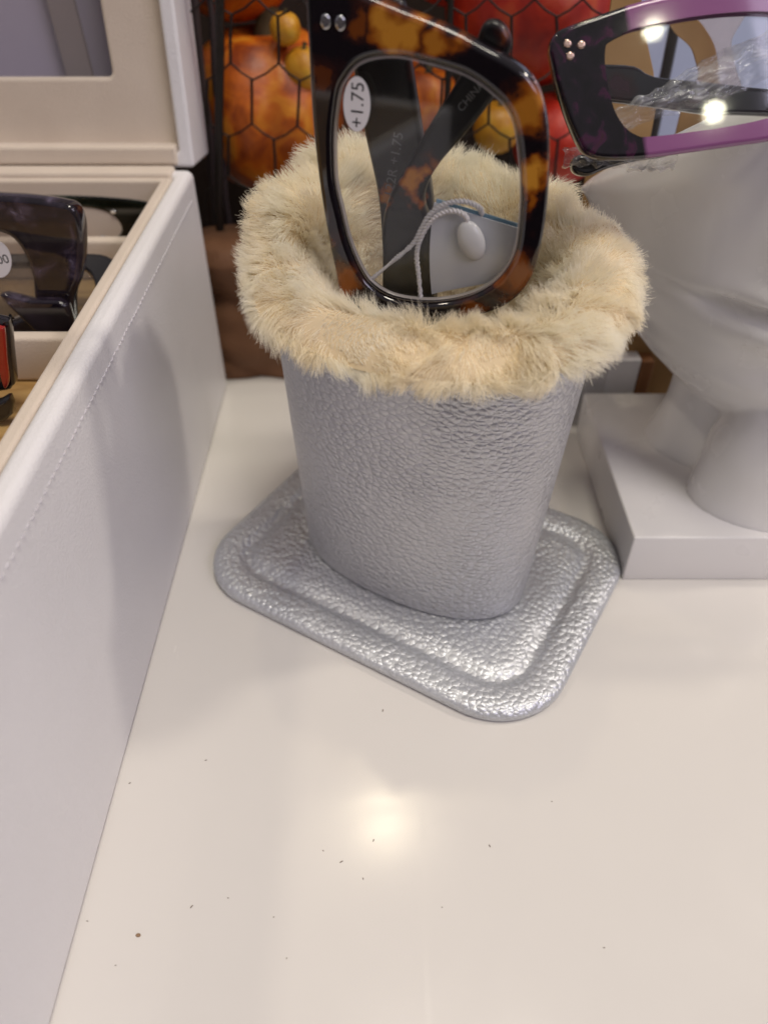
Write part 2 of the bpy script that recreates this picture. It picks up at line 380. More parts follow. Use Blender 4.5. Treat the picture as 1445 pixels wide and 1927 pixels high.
def grow_fur():
    me = fur_base.data; P = np.array([v.co for v in me.vertices]); N = np.array([v.normal for v in me.vertices])
    nr = len(prof_f); P = P.reshape(nr, NU, 3); N = N.reshape(nr, NU, 3)
    # the outside of the loop must point away from the tube's core
    count = 150000
    # area weights per profile band
    wts = []
    for i in range(nr - 1):
        L = np.linalg.norm(P[i + 1] - P[i], axis=1).mean(); wts.append(L * (1.0 if prof_f[i][1] > .0885 else .55))
    wts = np.array(wts) / sum(wts)
    band = rng.choice(nr - 1, count, p=wts); fu = rng.random(count) * NU; fv = rng.random(count)
    i0 = fu.astype(int) % NU; i1 = (i0 + 1) % NU; ft = (fu - fu.astype(int))[:, None]; fv = fv[:, None]
    def samp(A):
        return (A[band, i0] * (1 - ft) + A[band, i1] * ft) * (1 - fv) + (A[band + 1, i0] * (1 - ft) + A[band + 1, i1] * ft) * fv
    root = samp(P); nor = samp(N); nor /= np.linalg.norm(nor, axis=1)[:, None]
    # outward test: compare with vector from the ring's core line
    ctr = np.array([CX, CY, 0]); tube_c = np.array([[*hol(*sup(u, FA, FB, FN), .098)] for u in US])
    tc_ = tube_c[i0]
    flip = (np.einsum('ij,ij->i', nor, root - tc_) < 0) & (root[:, 2] > .09)
    nor[flip] *= -1
    inner = root[:, 2] <= .09
    toc = ctr[None] + np.array([0, 0, .09]) - root; toc[:, 2] = 0; toc /= np.linalg.norm(toc, axis=1)[:, None] + 1e-9
    outs = np.einsum('ij,ij->i', root - tc_, toc) < 0           # outer flank of the rim
    low_in = inner & ~outs
    s = np.sign(np.einsum('ij,ij->i', nor, toc)); nor[low_in] *= s[low_in][:, None]
    s2 = np.sign(np.einsum('ij,ij->i', nor, -toc)); lo_out = inner & outs; nor[lo_out] *= s2[lo_out][:, None]
    # combing: a slow wandering direction along the rim, hanging down on the outside, down into the cup on the inside
    tang = np.array([tube_c[(k + 1) % NU] - tube_c[k - 1] for k in range(NU)]); tang /= np.linalg.norm(tang, axis=1)[:, None]
    tg = tang[i0]
    field = np.array([(noise.noise(Vector((p[0] * 55, p[1] * 55, p[2] * 55))), noise.noise(Vector((p[0] * 55 + 9, p[1] * 55, p[2] * 55 + 4))), noise.noise(Vector((p[0] * 150 + 2, p[1] * 150, p[2] * 150)))) for p in root])
    down = np.zeros_like(root); down[:, 2] = -1
    hang = np.where(outs, .32, .25) * np.clip((.1035 - root[:, 2]) / .012, -.3, 1)
    bt = np.cross(nor, tg); bt /= np.linalg.norm(bt, axis=1)[:, None] + 1e-9
    want = np.where(low_in[:, None], down, -toc)                      # outwards over the crest, down into the cup inside
    sg = np.sign(np.einsum('ij,ij->i', bt, want)); bt *= sg[:, None]
    comb = bt * (.62 + .55 * field[:, 1:2]) + tg * (field[:, 0:1] * 2.6 + .12)
    comb /= np.linalg.norm(comb, axis=1)[:, None] + 1e-9
    dirv = nor * (.62 + .30 * field[:, 2:3]) + comb * .85 + down * (hang[:, None] * .6) + rng.normal(0, .15, (count, 3))
    # side component in the surface, so that tufts lie over each other
    dirv /= np.linalg.norm(dirv, axis=1)[:, None]
    ln = .0058 * (1 + .45 * field[:, 1]) * rng.uniform(.65, 1.12, count)
    ln[low_in] *= .62
    bend = down * .12 + tg * field[:, 2:3] * .8 + rng.normal(0, .12, (count, 3))
    K = 6
    pts = np.zeros((count, K, 3)); cur = root - nor * .0006; d = dirv.copy(); pts[:, 0] = cur
    for k in range(1, K):
        d = d + bend * (.16 + .07 * k); d /= np.linalg.norm(d, axis=1)[:, None]
        cur = cur + d * (ln / (K - 1))[:, None]; pts[:, k] = cur
    # broad tufts that part from each other, each leaning its own way
    nb = 520; bid = rng.choice(count, nb, replace=False); kb = kdtree.KDTree(nb)
    for j, q in enumerate(bid): kb.insert(root[q], j)
    kb.balance()
    bo = np.array([kb.find(p)[1] for p in root]); bl = bid[bo]
    lean = (tg[bid] * rng.normal(0, .50, (nb, 1)) + down[bid] * rng.normal(.1, .45, (nb, 1)) + rng.normal(0, .15, (nb, 3)))
    blen = rng.uniform(.82, 1.15, nb)
    for k in range(1, K):
        w_ = (k / (K - 1)) ** 1.5
        pts[:, k] = root + (pts[:, k] - root) * blen[bo][:, None] + lean[bo] * .0022 * w_
        pts[:, k] += (root[bl] - root) * .22 * w_
    # clumping into small pointed tufts
    nc = 3600; cid = rng.choice(count, nc, replace=False); kd = kdtree.KDTree(nc)
    for j, q in enumerate(cid): kd.insert(root[q], j)
    kd.balance()
    own = np.array([kd.find(p)[1] for p in root]); lead = cid[own]
    for k in range(1, K):
        f = .42 * (k / (K - 1)) ** 1.3 * rng.uniform(.4, 1.0, (count, 1))
        pts[:, k] = pts[:, k] * (1 - f) + pts[lead, k] * f
    cv = bpy.data.hair_curves.new('fur'); cv.add_curves([K] * count)
    cv.position_data.foreach_set('vector', pts.astype(np.float32).ravel())
    rad = np.tile(np.linspace(.000066, .000016, K), count) * np.repeat(rng.uniform(.8, 1.2, count), K)
    at = cv.attributes.get('radius') or cv.attributes.new('radius', 'FLOAT', 'POINT'); at.data.foreach_set('value', rad.astype(np.float32))
    m = bpy.data.materials.new('cream_fur'); m.use_nodes = True; n = m.node_tree.nodes; l = m.node_tree.links
    hb = n['Principled BSDF']; hb.inputs['Roughness'].default_value = .42; hb.inputs['Specular IOR Level'].default_value = .35; hb.inputs['Anisotropic'].default_value = .5
    tl = n.new('ShaderNodeBsdfTranslucent'); mxs = n.new('ShaderNodeMixShader'); mxs.inputs[0].default_value = .45
    hi = n.new('ShaderNodeHairInfo'); rp = n.new('ShaderNodeValToRGB'); tcf = n.new('ShaderNodeTexCoord'); nf = n.new('ShaderNodeTexNoise'); nf.inputs['Scale'].default_value = 75; nf.inputs['Detail'].default_value = 2; l.new(tcf.outputs['Object'], nf.inputs['Vector'])
    sf = n.new('ShaderNodeMapRange'); l.new(nf.outputs['Fac'], sf.inputs[0]); sf.inputs[1].default_value = .32; sf.inputs[2].default_value = .66; sf.inputs[3].default_value = 0; sf.inputs[4].default_value = .6
    mf = n.new('ShaderNodeMath'); mf.operation = 'MULTIPLY_ADD'; l.new(hi.outputs['Random'], mf.inputs[0]); mf.inputs[1].default_value = .4; l.new(sf.outputs[0], mf.inputs[2]); l.new(mf.outputs[0], rp.inputs[0])
    rp.color_ramp.elements[0].color = (.985, .90, .71, 1); rp.color_ramp.elements[1].color = (1, .98, .89, 1)
    l.new(rp.outputs[0], hb.inputs['Base Color']); l.new(rp.outputs[0], tl.inputs[0])
    l.new(hb.outputs[0], mxs.inputs[1]); l.new(tl.outputs[0], mxs.inputs[2]); l.new(mxs.outputs[0], n['Material Output'].inputs[0])
    cv.materials.append(m)
    return put(bpy.data.objects.new('fur', cv), fur_base, None)
grow_fur()

# ------------------------------------------------------------------ tortoiseshell reading glasses
GM = plane_matrix((.007826, .153566, .094), (.970296, -.241922, 0), (0, 0, 1))
tg_ = thing('reading_glasses', (.007826, .153566, .03), 'square tortoiseshell reading glasses standing folded in the fur lined cup', 'glasses')
G_outer = [(-22.0, 59.1), (-19.5, 60.0), (-15.8, 59.4), (-10.2, 57.5), (-4.6, 55.8), (0.1, 54.5), (4.8, 53.0), (9.5, 51.1), (13.8, 49.4), (16.8, 47.7), (19.2, 45.4), (20.8, 42.5), (22.2, 38.2), (23.2, 31.9), (23.8, 25.1), (23.9, 18.9), (23.4, 13.4), (22.0, 8.7), (19.2, 4.8), (15.0, 1.9), (8.3, -0.8), (1.3, -2.4)]
br_r = [(-3.5, -4.2), (-6.0, -7.5), (-6.8, -11), (-6.0, -14.5), (-3.0, -17.2)]
low_o = [(3, -19.5), (12, -23), (19, -28), (22, -36), (22, -46), (19, -54), (12, -58.5), (2, -60), (-8, -60), (-14, -58), (-17, -52), (-18, -42), (-18.0, -32), (-17.6, -24)]
br_l = [(-17.0, -15), (-16.6, -10), (-17.0, -5), (-18.2, 0.5)]
side_l = [(-18.9, 6.3), (-19.9, 12.3), (-21.0, 20.0), (-21.8, 28.4), (-22.3, 38.0), (-22.3, 47.0), (-22.2, 54.6)]
G_lens = [(-18.7, 28.2), (-18.4, 35.5), (-17.2, 42.0), (-15.8, 44.7), (-13.4, 47.2), (-10.3, 48.5), (-5.9, 49.0), (-1.4, 48.5), (4.9, 47.3), (8.1, 46.2), (11.5, 44.3), (14.3, 42.1), (16.2, 39.2), (17.6, 34.3), (18.8, 27.7), (19.2, 21.6), (19.1, 16.3), (18.0, 12.5), (15.5, 8.6), (11.3, 5.3), (5.7, 3.1), (-0.1, 2.1), (-6.6, 2.5), (-11.3, 4.9), (-14.0, 8.8), (-16.2, 14.4), (-17.5, 20.3), (-18.4, 24.5)]
G_lens2 = [(-13.8, -50), (-12, -54), (-6, -56), (2, -56), (11, -54.5), (16, -51), (18.2, -45), (18.2, -37), (16, -30.5), (10, -26.5), (1, -23), (-7, -21.5), (-12, -22.5), (-13.8, -28), (-14.2, -40)]
TB = [(-.0125, .0530, .0035, .38), (-.0055, .0522, .0058, .9), (.0025, .0515, .0045, .72), (.0185, .0425, .0058, .72), (.0215, .0305, .0046, 1), (.0215, .0258, .0032, .55), (.0195, .0100, .0072, .45), (.012, .0005, .0062, .40), (-.0178, .004, .0070, .50), (-.0195, .0150, .004, .28), (-.0195, .0440, .0050, .30)]
M_TORT = tortoise('tortoiseshell', TB)
planar('frame_front', [cr(MM(G_outer + br_r + low_o + br_l + side_l), 5), cr(MM(G_lens), 5), cr(MM(G_lens2), 5)], .0046, .0011, M_TORT, tg_, GM, 0, 4)
def shrink(L, d):
    cxm = sum(p[0] for p in L) / len(L); cym = sum(p[1] for p in L) / len(L)
    return [(p[0] - d * (p[0] - cxm) / math.hypot(p[0] - cxm, p[1] - cym), p[1] - d * (p[1] - cym) / math.hypot(p[0] - cxm, p[1] - cym)) for p in L]
ln1 = planar('lens', [cr(shrink(MM(G_lens), -.0001), 5)], .0022, .0009, M_LENS, tg_, GM, -.0006, 3, M_LENSEDGE)
planar('lens', [cr(shrink(MM(G_lens2), -.0001), 5)], .0022, .0009, M_LENS, tg_, GM, -.0006, 3, M_LENSEDGE)
stk = planar('power_sticker', [ell(-.0134, .0406, .0026, .0047, 48, R(-3))], .00012, .00003, M_STICK, ln1, GM, -.00042, 1)
text('sticker_print', '+1.75', .0076, (-.0133, .0405), R(87), M_INK, stk, GM, -.00040)
for x, y in ((-.0186, .0537), (-.0159, .0536)):
    planar('rivet', [ell(x, y, .00092, .0012, 24)], .0006, .00025, M_STEEL, tg_, GM, .00035, 3)
G_tA = [(-19.8, 55.0), (-13, 55.5), (-7.5, 55.4), (-5.8, 45.6), (-3.0, 32.0), (-0.5, 20.5), (.8, 6), (2, -12), (5, -30), (3, -50), (-4, -52), (-8, -36), (-9.7, -14), (-11.2, 6), (-12.2, 19.5), (-15.0, 32.2), (-17.2, 44.1)]
G_tB = [(-9, -52), (-10.1, -9.4), (-10.1, 8.7), (-10.1, 15.8), (-8.6, 22.1), (-5.9, 26.6), (-2.2, 33.6), (1.2, 39.4), (4.7, 45.0), (7.0, 50.2), (8.3, 53.4), (10.5, 53.9), (12.5, 52.5), (13.5, 50.1), (12.6, 46.7), (11.2, 41.8), (6.6, 35.5), (1.7, 29.5), (-0.8, 24.9), (-1.2, 21.1), (0.7, 15.7), (1.4, 7.6), (2.1, -7.8), (4, -52)]
M_TEMP = tortoise('dark_tortoiseshell', [(-.0035, .0255, .0035, .9), (-.010, .0215, .0028, .8), (.0015, .0275, .0042, .45), (-.004, .044, .003, .2), (.011, .052, .003, .3)], (.007, .006, .0065), (.34, .08, .006), (.70, .27, .02), rough=.28, coat=0)
ta = planar('temple', [cr(MM(G_tA), 4)], .0036, .0010, M_TEMP, tg_, GM, -.0112, 3)
tbm = planar('temple', [cr(MM(G_tB), 4)], .0034, .0010, M_TEMP, tg_, GM, -.0062, 3)
text('temple_print', '122R +1.75', .0125, (-.0088, .0270), R(81), M_GREYINK, ta, GM, -.01115)
text('temple_print', 'CHINA', .0062, (.0070, .0419), R(50), M_GREYINK, tbm, GM, -.00612)
boxmesh('hinge', -.0205, .0535, -.0115, -.0155, .0575, -.0040, M_STEEL, tg_, .0004, GM)
boxmesh('hinge', -.0075, -.0575, -.0075, -.0030, -.0520, -.0040, M_STEEL, tg_, .0004, GM)

# price tag on its string
tag_t = thing('price_tag', tuple(GM @ Vector((.010, .015, -.004))), 'white folded price tag on twisted string with oval seal behind the tortoiseshell lens', 'price tag')
card = cr([(.8, 21.2), (1.4, 22.3), (10.5, 20.6), (20.5, 18.4), (22.0, 9.2), (15.1, 7.0), (8.3, 5.2), (1.7, 2.8), (1.2, 12)], 1)
def bent_card(name, z0, mat, dx=0, dy=0, th=.00028):
    V, F = [], []; nx, ny = 16, 10
    for s_ in (0, 1):
        for j in range(ny + 1):
            for i in range(nx + 1):
                u, v = i / nx, j / ny
                top = (1.2 + (20.6 - 1.2) * u, 22.4 - 4.0 * u); bot = (1.7 + (21.5 - 1.7) * u, 2.8 + 6.0 * u ** .9)
                x = top[0] * (1 - v) + bot[0] * v - .5 * math.sin(v * math.pi) * (1 - u); y = top[1] * (1 - v) + bot[1] * v
                V.append(((x + dx) * .001, (y + dy) * .001, z0 - s_ * th + .0012 * math.sin(v * 2.6) * (.3 + .7 * (1 - u))))
    o = (nx + 1) * (ny + 1)
    for j in range(ny):
        for i in range(nx):
            a = j * (nx + 1) + i; F.append((a, a + 1, a + nx + 2, a + nx + 1)); F.append((o + a, o + a + nx + 1, o + a + nx + 2, o + a + 1))
    rim = [i for i in range(nx + 1)] + [j * (nx + 1) + nx for j in range(1, ny + 1)] + [ny * (nx + 1) + i for i in range(nx - 1, -1, -1)] + [j * (nx + 1) for j in range(ny - 1, 0, -1)]
    for k in range(len(rim)):
        a, b = rim[k], rim[(k + 1) % len(rim)]; F.append((a, o + a, o + b, b))
    return mesh(name, V, F, mat, tag_t, GM, 50)
bent_card('front_leaf', -.0046, M_CARD)
bent_card('back_leaf', -.0052, M_BLUEEDGE, .4, .55)
def twist(path, name):
    P = [Vector((x * .001, y * .001, z * .001)) for x, y, z in cr(path, 10, False)]
    V, F = [], []; acc = 0
    strands = [[], []]
    for i, p in enumerate(P):
        if i: acc += (p - P[i - 1]).length
        t = (P[min(i + 1, len(P) - 1)] - P[max(i - 1, 0)]).normalized(); a = t.cross(Vector((0, 0, 1))).normalized(); b = t.cross(a)
        for s_ in (0, 1):
            th = acc / .0016 * 2 * math.pi + s_ * math.pi
            strands[s_].append(p + (a * math.cos(th) + b * math.sin(th)) * .00030)
    for s_ in strands: tube(V, F, s_, .00034, 7)
    return mesh(name, V, F, M_STRING, tag_t, GM, 0)
twist([(-12.6, 4.3, -2.9), (-7.2, 9.5, -3.2), (-2.7, 13.9, -3.4), (-1.0, 17.2, -3.5), (.6, 20.2, -3.6), (3.4, 22.6, -3.5), (7.4, 23.4, -3.9), (10.4, 22.2, -4.7), (11.0, 20.6, -5.4)], 'string')
twist([(-.5, 2.0, -3.0), (-1.2, 7.1, -3.2), (-1.8, 11.7, -3.4), (-.9, 15.6, -3.2), (1.4, 19.6, -3.0), (4.6, 21.6, -2.9), (7.4, 21.4, -2.9), (8.6, 20.0, -3.0)], 'string')
def ellipsoid(name, c, rx, ry, rz, mat, parent, mw, rot=0, seg=32):
    bm = bmesh.new(); bmesh.ops.create_uvsphere(bm, u_segments=seg, v_segments=seg // 2, radius=1)
    bm.transform(Matrix.Translation(c) @ Matrix.Rotation(rot, 4, 'Z') @ Matrix.Diagonal((rx, ry, rz, 1)))
    me = bpy.data.meshes.new(name); bm.to_mesh(me); bm.free(); smooth(me, 0)
    return put(bpy.data.objects.new(name, me), parent, mat, mw)
ellipsoid('seal', (.0096, .0160, -.0030), .0027, .0043, .0016, M_SEAL, tag_t, GM, R(24))

# ------------------------------------------------------------------ white display bust
XB = .1135
bust = thing('display_bust', (XB, .20, 0), 'glossy white half face display bust on a square white base block', 'display bust')
boxmesh('base_block', .0731, .1620, 0, .1600, .2385, .0180, M_BLOCK, bust, .0007)
def lerp_tab(tab, z):
    for (z0, *a), (z1, *b) in zip(tab, tab[1:]):
        if z0 <= z <= z1:
            t = (z - z0) / (z1 - z0); t = t * t * (3 - 2 * t) * .5 + t * .5
            return [p + (q - p) * t for p, q in zip(a, b)]
    return list(tab[-1][1:]) if z > tab[-1][0] else list(tab[0][1:])
# z, half width, front y
FT = [(.038, .008, .192), (.0405, .017, .1860), (.045, .0255, .1820), (.052, .0325, .1785), (.060, .0385, .1760), (.070, .0445, .1735), (.082, .0500, .1715), (.095, .0545, .1735), (.104, .0562, .1755), (.110, .0560, .1785), (.1135, .0540, .1825), (.1155, .050, .1880), (.1162, .046, .194)]
YBK = .232
def gs(x, s): return math.exp(-(x / s) ** 2)
rings = []
NZ, NTH = 96, 120
for i in range(NZ + 1):
    z = .038 + (.1162 - .038) * i / NZ
    hw, yf = lerp_tab(FT, z); ring = []
    for j in range(NTH):
        t = 2 * math.pi * j / NTH
        x, y = sup(t, 1, 1, 2.15)
        X = XB + hw * x; dep = YBK - yf
        Y = YBK - .001 + (dep if y < 0 else .012) * y
        if y < 0:
            dx = X - XB
            nose = .024 * gs(dx, .0085 + .006 * gs(z - .098, .012)) * (0 if z < .090 else min(1, (z - .090) / .008) * (1 - .62 * max(0, (z - .100) / .037)))
            lips = .0080 * gs(dx, .021) * (gs(z - .0868, .0036) + 1.05 * gs(z - .0765, .0042)) - .0075 * gs(dx, .031) * gs(z - .0815 - .05 * abs(dx), .0019)
            corner = -.0022 * gs(abs(dx) - .0265, .006) * gs(z - .0822, .007)
            chin = .0030 * gs(dx, .014) * gs(z - .055, .011) - .003 * gs(dx, .018) * gs(z - .068, .005)
            cheek = .0030 * gs(abs(dx) - .034, .016) * gs(z - .110, .016)
            Y -= (nose + lips + corner + chin + cheek) * min(1, -y * 2)
        sh_ = max(0, min(1, (z - .088) / .028)); sh_ = sh_ * sh_ * (3 - 2 * sh_)
        ring.append(Vector((X, Y, z + sh_ * (.024 * gs(X - XB, .040) - .50 * max(0, Y - .188)))))
    rings.append(ring)
def closed_part(rings):
    n = len(rings[0]); V = [v for r in rings for v in r]; F = []
    for i in range(len(rings) - 1):
        for j in range(n): k = (j + 1) % n; F.append((i * n + j, i * n + k, (i + 1) * n + k, (i + 1) * n + j))
    F.append(tuple(range(n - 1, -1, -1))); F.append(tuple((len(rings) - 1) * n + j for j in range(n))); return V, F
V, F = closed_part(rings)
def add(VF):
    b = len(V); V.extend(VF[0]); F.extend(tuple(q + b for q in f) for f in VF[1])
nk = []
for i in range(20):
    z = .0172 + .05 * i / 19; fl = .005 * max(0, 1 - (z - .0172) / .02) ** 2
    nk.append([Vector((.124 + (.0310 + fl) * math.cos(t), .2110 + (.0200 + fl * .6) * math.sin(t), z)) for t in (2 * math.pi * j / 64 for j in range(64))])
add(closed_part(nk))
md = []
for i in range(20):
    z = .0172 + (.0650 - .0172) * i / 19; k = math.sqrt(max(.0004, 1 - ((z - .034) / .0311) ** 2)) if z > .034 else 1 + .07 * ((.034 - z) / .017) ** 2
    md.append([Vector((.1215 + .0255 * k * math.cos(t) + .10 * max(0, z - .034), .1820 + .0180 * k * math.sin(t), z)) for t in (2 * math.pi * j / 64 for j in range(64))])
add(closed_part(md))
head = mesh('face', V, F, M_BUST, bust, None, 0)
rm = head.modifiers.new('remesh', 'REMESH'); rm.mode = 'VOXEL'; rm.voxel_size = .0009; rm.use_smooth_shade = True
sm_ = head.modifiers.new('smooth', 'SMOOTH'); sm_.factor = .5; sm_.iterations = 3

# ------------------------------------------------------------------ purple reading glasses on the bust
QM = plane_matrix((.0553917, .170, .1358806), (1, 0, 0), (0, .374607, .927184))
pg = thing('reading_glasses', (.0554, .17, .1359), 'purple and black reading glasses with three rivets worn by the white bust', 'glasses')
Q_outer = [(-23.0, 4.8), (-22.8, 6.9), (-21.6, 8.5), (-18.2, 9.8), (-13.8, 11.2), (-7.1, 13.2), (-0.8, 14.5), (7.2, 15.4), (17.8, 15.9), (27.6, 15.2), (33.5, 13.2), (38, 11.0), (44, 10.4)]
Q_low = [(44, 5.6), (39.5, 5.0), (36.6, 2.0), (35.0, -3), (31.8, -7.6), (28.0, -9.7), (22.4, -11.0), (15.5, -11.9), (7.9, -12.9), (-2.0, -14.1), (-9.6, -14.4), (-13.2, -13.8), (-15.5, -12.1), (-18.6, -6.8), (-21.4, -0.4)]
Q_lens = [(-13.3, 5.6), (-12.8, 6.9), (-10.3, 8.6), (-6.7, 10.0), (-1.2, 11.0), (4.4, 11.9), (11.7, 12.6), (18.3, 12.7), (25.1, 11.9), (29.0, 9.5), (31.0, 4.6), (30.5, -0.9), (27.6, -5.8), (21.6, -7.9), (13.9, -9.4), (4.1, -10.7), (-2.5, -11.3), (-4.6, -11.0), (-7.6, -9.3), (-10.1, -6.2), (-11.8, -2.3), (-13.1, 2.5)]
mir = lambda L: [(88 - x, y) for x, y in reversed(L)]
q_up = cr([(x, y, 0) for x, y in Q_outer], 5, False); q_lo = cr([(x, y, 0) for x, y in Q_low], 5, False)
half = [(p[0], p[1]) for p in q_lo] + [(p[0], p[1]) for p in q_up]
left_poly = [(p[0], p[1]) for p in q_lo][::1] + [(p[0], p[1]) for p in q_up]
full = left_poly + [(88 - p[0], p[1]) for p in left_poly[::-1]][1:-1]
def purple():
    M = Mat('purple_marbled_acetate', (.1, .02, .1), .08, Coat_Weight=.5, Coat_Roughness=.03)
    s = M.n.new('ShaderNodeSeparateXYZ'); M.l.new(M.coord(), s.inputs[0])
    k = M.math('ADD', M.math('MULTIPLY_ADD', s.outputs['Y'], .27, s.outputs['X']), M.math('MULTIPLY', M.noise(300, 2), .001))
    e = M.gray(k, -.0056, -.0046, 0, 1)
    e2 = M.gray(k, .0965, .0955, 0, 1)
    e = M.math('MINIMUM', e, e2)
    mar = M.ramp(M.noise(210, 3, None, .8), [(.42, (.006, .005, .006)), (.56, (.010, .007, .011)), (.66, (.050, .010, .036)), (.80, (.030, .016, .008))])
    col = M.mix(e, mar, M.mix(M.noise(90, 3, M.coord((.3, 1, 1))), (.22, .075, .19), (.32, .12, .28)))
    M.to(col, 'Base Color'); return M.m
M_PURP = purple()
planar('frame_front', [MM(full), cr(MM(Q_lens), 5), cr(MM(mir(Q_lens)), 5)], .0038, .0011, M_PURP, pg, QM, 0, 4)
pl1 = planar('lens', [cr(shrink(MM(Q_lens), -.0001), 5)], .002, .0007, M_LENS, pg, QM, -.0008, 2, M_LENSEDGE)
planar('lens', [cr(shrink(MM(mir(Q_lens)), -.0001), 5)], .002, .0007, M_LENS, pg, QM, -.0008, 2, M_LENSEDGE)
for x, y in ((-.0197, .0062), (-.0170, .0060), (-.0190, .0041)):
    planar('rivet', [ell(x, y, .00078, .00070, 24)], .0006, .00022, M_COPPER, pg, QM, .00030, 3)
M_PT = tortoise('smoky_marbled_acetate', [(-.006, .001, .004, .35), (.014, -.003, .003, .2)], (.018, .018, .021), (.06, .012, .03), (.12, .05, .04))
Q_t = [(-19, 6.0), (-14.8, 4.8), (-10.5, 4.4), (-3.6, 4.0), (0.7, 2.1), (12.5, 1.0), (25.2, -0.2), (42, -1.3), (70, -2.5), (95, -3), (97, -8), (70, -7.5), (42, -5.9), (21.0, -5.0), (13.4, -4.9), (2.8, -3.6), (-8.8, -2.4), (-14.3, -1.8), (-18.5, -1.0)]
planar('temple', [cr(MM(Q_t), 3)], .0034, .0009, M_PT, pg, QM, -.0085, 3)
Q_t2 = [(7, -11.5), (0, -11.8), (-6.4, -12.6), (-12.2, -12.2), (-13.9, -13.8), (-13.2, -15.9), (-10.2, -16.6), (-6.5, -15.2), (0, -13.6), (7, -12.6)]
planar('temple', [cr(MM(Q_t2), 3)], .0034, .0009, M_PT, pg, QM, -.0135, 3)

def film(name, p0, p1, width, z, seed, parent=None, tw=1.4, amp=.0016):
    nx, ny = 70, 26; V, F = [], []
    a = Vector((p0[0], p0[1], 0)); b = Vector((p1[0], p1[1], 0)); d = (b - a); t = d.normalized(); s = Vector((-t.y, t.x, 0))
    for i in range(nx + 1):
        u = i / nx; c = a + d * u
        wd = width * (.55 + .55 * u + .12 * math.sin(u * 9 + seed))
        for j in range(ny + 1):
            v = j / ny - .5
            p = c + s * v * wd
            q = Vector((u * 9 + seed, v * 4, seed))
            # ridges running along the twist
            h = amp * (abs(noise.noise(Vector((u * 5 + v * 7 + seed, v * 16, seed)))) * 2 - .4) + .0016 * noise.noise(q) + .002 * math.cos(v * math.pi)
            p.z = z + h; p += s * .0012 * noise.noise(Vector((u * 14, v * 2, seed + 5)))
            V.append(p)
    for i in range(nx):
        for j in range(ny):
            k = i * (ny + 1) + j; F.append((k, k + 1, k + ny + 2, k + ny + 1))
    o = mesh(name, V, F, M_FILM, parent, QM, 0)
    return o
tag(film('plastic_sleeve', (-.0095, -.0078), (.030, .0085), .0090, -.0052, 3.0), 'crumpled clear plastic sleeve crossing behind the purple lens', 'plastic sleeve')
tag(film('plastic_sleeve', (-.0165, -.0130), (.008, -.0128), .0056, -.0125, 8.0, None, 1, .001), 'clear plastic sleeve over the black temple tip below the purple frame', 'plastic sleeve')

# ------------------------------------------------------------------ white display case with glasses
dc = thing('display_case', (-.0645, .12, 0), 'white stitched display case with open windowed lid at left', 'display case')
XR, XL, YF, YBk, ZT = -.0645, -.235, -.026, .2720, .0860
ring_out = rrect(XL, YF, XR, YBk, .003, 6); wt = .0060
ring_in = rrect(XL + wt, YF + wt, XR - wt, YBk - wt, .002, 6)
planar('shell', [ring_out, ring_in], ZT, .0022, M_VINYL, dc, None, ZT, 5)
lt = .0036
lin_in = rrect(XL + wt + lt, YF + wt + lt, XR - wt - lt, YBk - wt - lt, .0015, 5)
planar('lining', [rrect(XL + wt, YF + wt, XR - wt, YBk - wt, .002, 6), lin_in], ZT - .004, .0010, M_CREAM, dc, None, ZT - .0006, 3)
boxmesh('tray_floor', XL + wt, YF + wt, .050, XR - wt, YBk - wt, .0575, M_WOOD, dc, 0)
for y in (.2520, .1880):
    boxmesh('divider', XL + wt + lt + .0002, y - .0045, .0577, XR - wt - lt - .0002, y, .0712, M_CREAM, dc, .0012)
V, F = [], []
k = 0; y = -.022
while y < .262:
    z = ZT - .0070; V0 = len(V)
    q = random.uniform(-.00008, .00008); g = random.uniform(.0015, .0019); e_ = random.uniform(.00012, .00030)
    tube(V, F, [(XR - .0001, y, z - .00014 + q), (XR + e_ * .8, y + g * .3, z + q), (XR + e_ * .8, y + g * .7, z + .00010 + q), (XR - .0001, y + g, z + .00022 + q)], [.00011, .00019, .00019, .00011], 6)
    y += random.uniform(.0022, .0026)
mesh('stitching', V, F, plastic('white_thread', (.60, .58, .61), .7), dc, None, 0)
LM = Matrix.Translation((0, .2735, .0858)) @ Matrix.Rotation(R(-8), 4, 'X') @ Matrix.Rotation(R(90), 4, 'X')
# lid plane: local x = world x, local y = up the lid, local z = towards the viewer
LT = .17
lid = planar('lid', [rrect(XL, 0, XR, LT, .0015, 6), rrect(XL + .0048, .0048, XR - .0048, LT - .0048, .001, 6)], .026, .0012, M_VINYL, dc, LM, 0, 5)
planar('lid_lining', [rrect(XL + .005, .005, XR - .005, LT - .005, .001), rrect(XL + .028, .0265, XR - .0245, LT - .028, .002)], .004, .0012, M_CREAM, lid, LM, -.006, 3)
planar('lid_ledge', [rrect(XL + .006, .0008, XR - .0054, .0070, .001)], .014, .0012, M_CREAM, lid, LM, .0016, 3)
boxmesh('rear_ledge', XL + .004, YBk - .0075, ZT - .004, XR - .0062, YBk + .0002, ZT + .0012, M_CREAM, dc, .0012)
planar('window_pane', [rrect(XL + .0255, .024, XR - .022, LT - .0255, .001)], .002, .0002, M_PANE, lid, LM, -.0102, 2)
planar('lid_back', [rrect(XL + .005, .005, XR - .005, LT - .005, .001)], .002, .0002, Mat('lilac_grey_backing', (.66, .60, .68), .5).m, lid, LM, -.0225, 1)  # backing sheet stands in for the pale lilac wall seen in the pane
planar('pane_reflection', [[(-.1075, .02), (-.0985, .02), (-.1075, .14), (-.1165, .14)]], .002, .0003, Mat('taupe_strip', (.40, .34, .30), .6).m, lid, LM, -.0165, 1)  # diagonal reflection in the pane, built as a taupe strip

